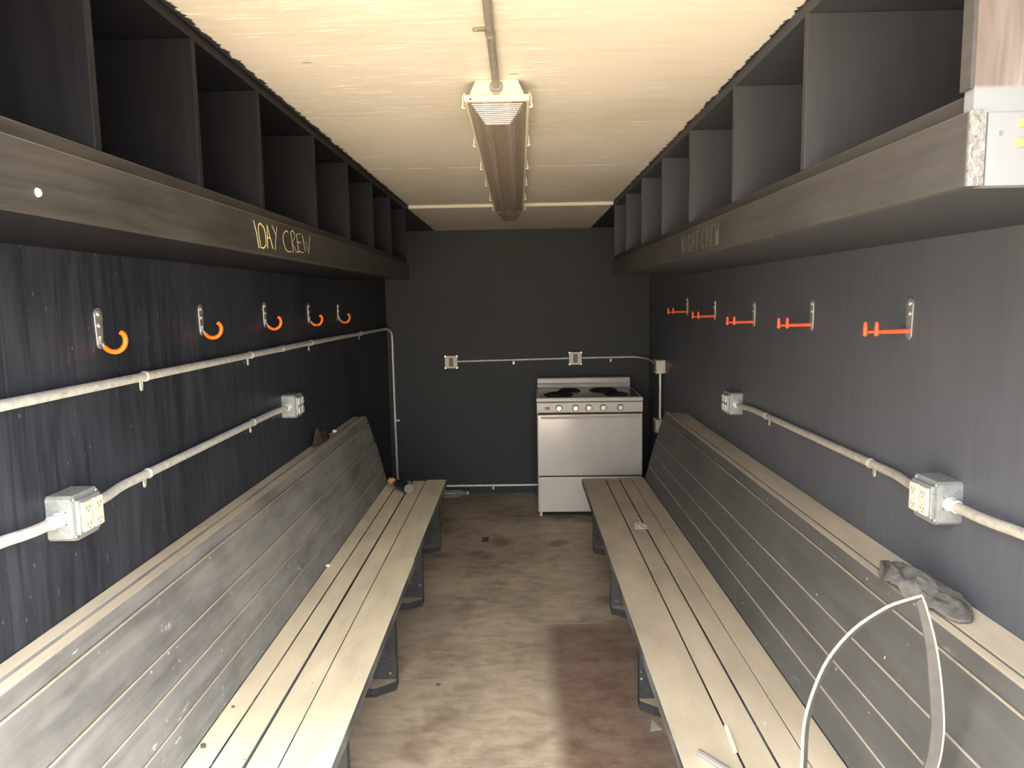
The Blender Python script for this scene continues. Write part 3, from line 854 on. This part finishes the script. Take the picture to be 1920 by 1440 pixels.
# ------------------------------------------------------------------ ceiling light
def ceiling_light():
    ya, yb2, cx = 1.957, 4.44, -.05
    t = thing('ceiling_light', 'long unlit fluorescent ceiling light with a ribbed smoky cover', 'light', (cx, (ya + yb2) / 2, ZC))
    c = Vector((cx, (ya + yb2) / 2, ZC))
    def rel(bm):
        bmesh.ops.translate(bm, verts=bm.verts, vec=-c); return bm
    z = lambda d: ZC - d
    prof = [(cx - .055, z(.0)), (cx + .055, z(.0)), (cx + .073, z(.039)), (cx - .073, z(.039))]
    h = link('housing', rel(prism(bmesh.new(), prof, 'y', ya, yb2)), M_['cream_metal'], t, bevel=.003)
    bm = bmesh.new()
    box(bm, cx - .086, cx + .086, ya - .004, ya + .020, z(.056), z(.0392))
    for s in (-1, 1):
        x0, x1 = sorted((cx + s * .086, cx + s * .078))
        box(bm, x0, x1, ya + .0205, yb2, z(.055), z(.0395))
    box(bm, cx - .086, cx + .086, yb2 - .02, yb2 + .004, z(.056), z(.0392))
    link('rim', rel(bm), M_['cream_metal'], t, bevel=.002)
    # ribbed lens: trapezoid trough with sloped ends
    bm = bmesh.new()
    def ring(y, d, w): return [(cx - w, y, z(d)), (cx + w, y, z(d))]
    top = [(-.076, .056), (-.068, .062), (-.036, .100), (-.028, .104), (.028, .104), (.036, .100), (.068, .062), (.076, .056)]
    secs = []
    for (y, k) in ((ya + .006, 0.0), (ya + .05, 1.0), (yb2 - .05, 1.0), (yb2 - .004, 0.12)):
        secs.append([bm.verts.new((cx + x, y, z(.056 + (d - .056) * k))) for x, d in top])
    for a, b in zip(secs, secs[1:]):
        for i in range(len(top) - 1):
            bm.faces.new((a[i], a[i + 1], b[i + 1], b[i]))
    link('lens', rel(bm), M_['lens'], t, smooth=False)['label'] = 'ribbed smoky plastic cover'
    # cross ribs on the near sloped end
    bm = bmesh.new()
    for i in range(11):
        k = .08 + i * .085
        y = ya + .006 + .044 * k
        d = .056 + .048 * k
        w = .070 - .040 * k
        tube(bm, [(cx - w, y - .0012, z(d + .0012)), (cx + w, y - .0012, z(d + .0012))], .0011, 6)
    o = link('end_rib', rel(bm), M_['tube'], t); o['kind'] = 'stuff'
    for s in (-1, 1):
        tb = link('tube', rel(T([(cx + s * .032, ya + .045, z(.062)), (cx + s * .032, yb2 - .045, z(.062))], .013, 14)), M_['tube'], t, smooth=True)
        for y in (ya + .028, yb2 - .04):
            link('tube_holder', rel(B(cx + s * .032 - .014, cx + s * .032 + .014, y, y + .012, z(.072), z(.0395))), M_['white_plastic'], tb)
    for s in (-1, 1):
        for y in (ya + .015, 2.45, 2.87, 3.28, 3.75, 4.15):
            bm = bmesh.new()
            x = cx + s * .0885
            tube(bm, fillet([(x - s * .004, y, z(.030)), (x + s * .002, y, z(.040)), (x + s * .002, y, z(.060)), (x + s * .006, y, z(.067)), (x - s * .004, y, z(.068))], .004, 3), .0022, 8)
            link('latch', rel(bm), M_['cream_metal'] if y < 2.2 else M_['white_plastic'], t, smooth=True)
    bm = bmesh.new()
    tube(bm, [(-.051, ya - .004, z(.021)), (-.051, ya - .0005, z(.021))], .0185, 18)
    tube(bm, [(-.051, ya - .022, z(.021)), (-.051, ya - .004, z(.021))], .0135, 18)
    disc(bm, (-.051 + .012, ya - .012, z(.021)), (1, 0, 0), .003, .005, 8)
    link('connector', rel(bm), M_['galv_ceiling'], t, smooth=True)
    bm = bmesh.new(); disc(bm, (cx - .069, ya - .0042, z(.050)), (0, -1, 0), .0028, .0006, 10)
    link('rivet_hole', rel(bm), M_['slot'], t)
    return t
ceiling_light()

# ------------------------------------------------------------------ stove
def stove():
    t = thing('stove', 'old white four-burner electric stove standing at the back wall', 'stove', (.491, 5.07, 0), rotz=radians(-1.2))
    W = .376
    link('body', B(-W, W, .03, .63, .037, .845), M_['enamel'], t, bevel=.006)
    for x in (-W + .012, W - .03):
        for y in (.045, .59):
            link('leg', B(x, x + .018, y, y + .018, .001, .0368), M_['enamel'], t)
    link('kick_gap', B(-W + .02, W - .02, .06, .07, .006, .0365), M_['gap'], t)
    ct = link('cooktop', prism(bmesh.new(), [(-W - .004, 0.0), (W + .004, 0.0), (W + .004, .585), (-W - .004, .585)], 'z', .851, .880), M_['enamel'], t, bevel=.007, seg=3)
    link('cooktop_surface', prism(bmesh.new(), [(-W + .018, .022), (W - .018, .022), (W - .014, .575), (-W + .014, .575)], 'z', .8802, .8812), M_['enamel_dark'], t)
    # burners: drip pan and coil
    for x, y, r in ((-.215, .17, .095), (.205, .16, .075), (-.125, .40, .075), (.135, .40, .095)):
        bm = bmesh.new()
        disc(bm, (x, y, .8813), (0, 0, 1), r + .014, .003, 32, r + .010)
        bn = link('burner', bm, M_['gap'], t, smooth=True)
        pts = []
        turns = 4
        for k in range(turns * 18 + 1):
            a = 2 * pi * k / 18; rr = .014 + (r - .014) * k / (turns * 18)
            pts.append((x + rr * cos(a), y + rr * sin(a), .890))
        link('coil', T(pts, .005, 7), M_['burner'], bn, smooth=True)
    # back guard with a stepped face
    prof = [(.575, .8815), (.575, .912), (.585, .918), (.590, .955), (.600, .960), (.63, .960), (.63, .8815)]
    link('back_guard', prism(bmesh.new(), prof, 'x', -W + .006, W - .012), M_['enamel'], t, bevel=.004)
    # control panel
    cp = link('control_panel', prism(bmesh.new(), [(.0, .773), (-.004, .779), (-.004, .843), (.0, .848), (.03, .848), (.03, .773)], 'x', -W - .001, W + .001), M_['enamel'], t, bevel=.003)
    for x in (-.219, -.101, -.006, .097, .218):
        bm = bmesh.new()
        disc(bm, (x, -.0045, .808), (0, -1, 0), .025, .003, 24)
        k = link('knob', bm, M_['knob_ring'], cp, smooth=True)
        bm = bmesh.new()
        disc(bm, (x, -.0075, .808), (0, -1, 0), .0195, .014, 24, .017)
        box(bm, x - .005, x + .005, -.031, -.0215, .791, .825)
        bm.to_mesh(me := bpy.data.meshes.new('knob')); bm.free()
        b2 = bmesh.new(); b2.from_mesh(k.data)
        b2.from_mesh(me); b2.to_mesh(k.data); b2.free()
        k.data.materials.append(M_['knob'])
        for p in k.data.polygons:
            if p.center.y < -.0076: p.material_index = 1
    bm = bmesh.new()
    for k in range(3):
        box(bm, -.318 + k * .0115, -.308 + k * .0115, -.0062, -.0045, .799, .818)
    box(bm, -.319, -.2845, -.0055, -.0042, .797, .803)
    link('badge', bm, M_['brown_plastic'], cp)['label'] = 'small dark badge'
    # oven door with a formed handle lip, drawer
    link('door_gap', B(-W + .01, W - .01, .012, .03, .762, .772), M_['gap'], t)
    bm = B(-W, W, -.0065, .0295, .313, .761)
    for v in bm.verts:
        if v.co.y < 0: v.co.y += (v.co.z - .313) * .014               # the old door leans back a touch
    dr = link('oven_door', bm, M_['enamel_gloss'], t, bevel=.008, seg=3)
    bm = bmesh.new()
    prism(bm, [(-.0015, .746), (-.012, .744), (-.015, .738), (-.012, .731), (-.0017, .729)], 'x', -W + .028, W - .02)
    link('door_handle', bm, M_['enamel'], dr, bevel=.002)
    link('drawer_gap', B(-W + .01, W - .01, .012, .03, .305, .312), M_['gap'], t)
    link('drawer', B(-W + .004, W, -.004, .0295, .045, .304), M_['enamel'], t, bevel=.007, seg=3)
    return t
stove()

# ------------------------------------------------------------------ loose things
def cloth(name, label, cat, mat, outline_fn, nx, ny, loc, th=.006):
    bm = bmesh.new(); g = []
    for i in range(nx + 1):
        row = []
        for j in range(ny + 1):
            row.append(bm.verts.new(outline_fn(i / nx, j / ny)))
        g.append(row)
    for i in range(nx):
        for j in range(ny):
            bm.faces.new((g[i][j], g[i + 1][j], g[i + 1][j + 1], g[i][j + 1]))
    r = bmesh.ops.extrude_face_region(bm, geom=bm.faces[:])
    for v in [x for x in r['geom'] if isinstance(x, bmesh.types.BMVert)]:
        v.co.z -= th
    o = link(name, bm, mat, None, loc, smooth=True)
    return tag(o, label, cat)

def glove_fn(u, v):
    # dark cloth lying lengthwise on the ledge, bunched in the middle, a thin tail at the near end
    y = -.17 + .36 * u
    w = .050 * (sin(pi * min(1, u * 1.08)) ** .5 if 0 < u < .93 else .12) + .006
    x = (v - .5) * 2 * w + .010 * sin(7 * u)
    h = .034 * sin(pi * u) * (1 - (2 * v - 1) ** 2) + .030 * noise.noise((u * 7, v * 4, 1.7)) * sin(pi * u) + .012 * noise.noise((u * 17, v * 9, 4.7)) * sin(pi * u)
    return (x, y, max(.008, .012 + h))
cloth('work_glove', 'crumpled dark dusty cloth glove on the right bench ledge, beside the rubber loop', 'glove', M_['glove'], glove_fn, 36, 14, (.962, 1.675, .8575))
def rag_fn(u, v):
    y = -.15 + .30 * u
    w = .024 * sin(pi * (0.1 + .8 * u))
    x = (v - .5) * 2 * w
    h = (.075 * math.exp(-((u - .30) / .16) ** 2) + .045 * math.exp(-((u - .62) / .14) ** 2)) * (1 - (2 * v - 1) ** 2) ** .7 + .012 * noise.noise((u * 9, v * 4, 3.1)) * sin(pi * u)
    return (x, y, max(.008, .010 + h))
cloth('rag', 'crumpled brown rag on the ledge behind the left bench', 'rag', M_['rag'], rag_fn, 36, 12, (-1.042, 3.66, .8635))

def crumb(name, label, cat, loc, r, mat, seed, group=None, flat=.7):
    bm = bmesh.new()
    bmesh.ops.create_icosphere(bm, subdivisions=2, radius=r)
    for v in bm.verts:
        k = 1 + .45 * noise.noise(v.co * (1.4 / r) + Vector((seed, 0, 0)))
        v.co *= k; v.co.z *= flat
    lo = min(v.co.z for v in bm.verts)
    for v in bm.verts: v.co.z -= lo
    return tag(link(name, bm, mat, None, loc, smooth=True), label, cat, group)
crumb('crumb', 'white crumb on the ledge behind the left bench, beyond the brown rag', 'crumb', (-1.040, 3.92, .863), .014, M_['crumb_white'], 1)
crumb('crumb', 'white crumb where the left seat meets the backrest, halfway along the bench', 'crumb', (-.855, 3.02, .432), .011, M_['crumb_white'], 2)
crumb('pebble', 'dark crumb where the left seat meets the backrest, close to the camera', 'crumb', (-.845, 1.745, .432), .0075, M_['crumb_dark'], 3)
crumb('pebble', 'small dark crumb on the left seat, second up from the picture bottom', 'crumb', (-.84, 1.93, .432), .004, M_['crumb_dark'], 5)
crumb('pebble', 'dark speck of grit lying on the floor left of the aisle', 'crumb', (-.36, 2.80, .0005), .008, M_['crumb_dark'], 6)

def wrapper_fn(u, v):
    return ((u - .5) * .07, (v - .5) * .10, .006 + .026 * (noise.noise((u * 5, v * 5, .4)) + .4) * sin(pi * u) * sin(pi * v))
cloth('wrapper', 'crumpled pale wrapper on the far half of the right seat', 'litter', M_['paper'], wrapper_fn, 14, 14, (.592, 3.52, .4325), .003)

# paper scrap and tape on the floor
bm = bmesh.new(); prism(bm, [(-.022, -.03), (.022, -.02), (-.004, .045)], 'z', 0, .002)
tag(link('paper_scrap', bm, M_['paper'], None, (.478, 2.50, .0006)), 'small pale triangular paper scrap on the floor beside the right bench leg', 'litter')
bm = bmesh.new(); prism(bm, [(-.022, -.045), (.020, -.045), (.022, .04), (-.018, .045)], 'z', 0, .0015)
tag(link('tape_piece', bm, M_['rubber'], None, (-.25, 4.62, .0006)), 'short dark piece of tape on the floor at the far end of the aisle', 'tape')

# bottle lying on the left bench
def bottle():
    t = thing('bottle', 'dark bottle with a tan stopper lying on the far end of the left bench', 'bottle', (-.735, 4.27, .432))
    t.rotation_euler = (0, 0, radians(38))
    # local +y = neck; the base faces the camera
    z = .034
    prof = [(-.085, .022), (-.083, .030), (-.078, .033), (.03, .033), (.055, .026), (.075, .016), (.10, .014)]
    link('glass', T([(0, a, z) for a, r in prof], [r for a, r in prof], 20), M_['dark_glass'], t, smooth=True)
    bm = bmesh.new()
    disc(bm, (0, -.0852, z), (0, -1, 0), .029, .002, 20)
    disc(bm, (0, -.0872, z), (0, -1, 0), .018, .003, 20)
    link('base', bm, M_['hook_steel'], t, smooth=True)['label'] = 'round grey bottom'
    prof = [(.095, .012), (.103, .020), (.118, .022), (.132, .024), (.145, .020), (.152, .008)]
    bm = T([(0, a, z + .004) for a, r in prof], [r for a, r in prof], 12)
    for v in bm.verts: v.co += Vector((1, 0, 1)) * .004 * noise.noise(v.co * 60)
    link('stopper', bm, M_['tan'], t, smooth=True)['label'] = 'crumpled tan stopper'
bottle()
def clear_bottle():
    t = thing('plastic_bottle', 'clear plastic bottle lying on the floor at the back wall, under the low conduit', 'bottle', (-.55, 5.66, .0005))
    t.rotation_euler = (0, 0, radians(-84))
    z = .032
    prof = [(-.09, .020), (-.086, .028), (-.07, .031), (-.03, .028), (0, .031), (.04, .031), (.065, .022), (.085, .012), (.10, .011)]
    link('shell', T([(0, a, z) for a, r in prof], [r for a, r in prof], 18), M_['clear'], t, smooth=True)
    link('cap', T([(0, .101, z), (0, .118, z)], .0135, 14), M_['white_plastic'], t, smooth=True)
clear_bottle()

# rubber edging bent into a pointed loop standing on the right bench
def loop():
    pts = [(0.533, 0.67), (0.535, 0.758), (0.549, 0.823), (0.576, 0.891), (0.622, 0.95), (0.677, 0.99), (0.71, 1.004), (0.747, 1.015), (0.757, 0.991), (0.776, 0.927), (0.789, 0.863), (0.799, 0.787), (0.802, 0.733), (0.794, 0.667), (0.765, 0.6), (0.72, 0.51), (0.655, 0.443), (0.6, 0.436), (0.555, 0.49), (0.53, 0.58)]
    # smooth the outline with a closed Catmull-Rom, keeping the sharp tip
    out = []
    n = len(pts)
    for i in range(n):
        p0, p1, p2, p3 = (Vector(pts[(i + k - 1) % n]) for k in range(4))
        if i == 7: p0 = p1 + (p1 - p2) * .2
        if i == 6: p3 = p2 + (p2 - p1) * .2
        for k in range(4):
            s = k / 4
            out.append(0.5 * (2 * p1 + (p2 - p0) * s + (2 * p0 - 5 * p1 + 4 * p2 - p3) * s * s + (3 * p1 - p0 - 3 * p2 + p3) * s ** 3))
    t = thing('rubber_loop', 'pointed loop of pale-edged grey rubber trim standing on the right bench', 'trim strip', (.67, 1.30, .432))
    inv = t.location.copy()
    ctr = Vector((.68, .76))
    def yv(p): return 1.30
    m = len(out)
    bm = bmesh.new()
    def closed_tube(bm, pts3, r, seg=8):
        rings = []
        for i, p in enumerate(pts3):
            tg = (pts3[(i + 1) % m] - pts3[i - 1]).normalized()
            a = Vector((0, 1, 0)); b = tg.cross(a).normalized()
            rings.append([bm.verts.new(p + (a * cos(2 * pi * k / seg) + b * sin(2 * pi * k / seg)) * r) for k in range(seg)])
        for i in range(m):
            for k in range(seg):
                bm.faces.new((rings[i][k], rings[i][(k + 1) % seg], rings[(i + 1) % m][(k + 1) % seg], rings[(i + 1) % m][k]))
    P3 = [Vector((p.x, yv(p), p.y)) for p in out]
    closed_tube(bm, P3, .0027)
    bmesh.ops.translate(bm, verts=bm.verts, vec=-inv)
    link('bead', bm, M_['bead'], t, smooth=True)['label'] = 'pale yellow bead along the outer edge'
    # grey band inside the bead
    bm = bmesh.new(); rings = []
    for i, p in enumerate(out):
        tg = (out[(i + 1) % m] - out[i - 1]).normalized()
        nn = Vector((-tg.y, tg.x))
        if nn.dot(ctr - p) < 0: nn = -nn
        wid = .013 + .008 * max(0, (p.x - .72) / .09) * max(0, min(1, (.99 - p.y) / .14))
        a = p + nn * .0025; b = p + nn * wid
        rings.append([bm.verts.new((a.x, 1.297, a.y)), bm.verts.new((b.x, 1.305, b.y)), bm.verts.new((b.x, 1.310, b.y)), bm.verts.new((a.x, 1.302, a.y))])
    for i in range(m):
        for k in range(4):
            bm.faces.new((rings[i][k], rings[i][(k + 1) % 4], rings[(i + 1) % m][(k + 1) % 4], rings[(i + 1) % m][k]))
    bmesh.ops.translate(bm, verts=bm.verts, vec=-inv)
    link('band', bm, M_['rubber'], t, smooth=True)['label'] = 'grey rubber band'
loop()

# stick and metal tube on the near end of the right seat
bm = bmesh.new()
prism(bm, [(-.0055, 0), (.0055, 0), (.0050, .007), (-.004, .0085)], 'y', -.055, .055)
o = tag(link('wood_splinter', bm, M_['wood_bit'], None, (.532, 1.755, .4318), bevel=.001), 'short pale wooden stick lying on the right seat near the metal tube', 'stick')
o.rotation_euler = (0, 0, radians(-4))
bm = bmesh.new()
tube(bm, [(0, 0, .0085), (.20, -.275, .0085)], .0075, 16, caps=False)
tube(bm, [(0, 0, .0085), (.20, -.275, .0085)], .0058, 16, caps=False)
tag(link('metal_tube', bm, M_['chrome'], None, (.436, 1.695, .4315), smooth=True), 'thin silvery metal tube lying on the right seat at the bottom of the picture', 'tube')

# pale strip at the right picture edge, hanging on the wall
bm = bmesh.new()
tube(bm, [(-.004, .004, .035), (-.008, .004, .028), (-.008, 0, .010), (-.006, -.004, -.03), (-.004, -.010, -.08), (-.004, -.016, -.15)], [.003, .008, .0075, .006, .005, .004], 10)
tag(link('hanging_strip', bm, M_['bead'], None, (XR - .004, 1.425, 1.595), smooth=True), 'pale rounded strip hanging on the right wall at the right edge', 'strip')
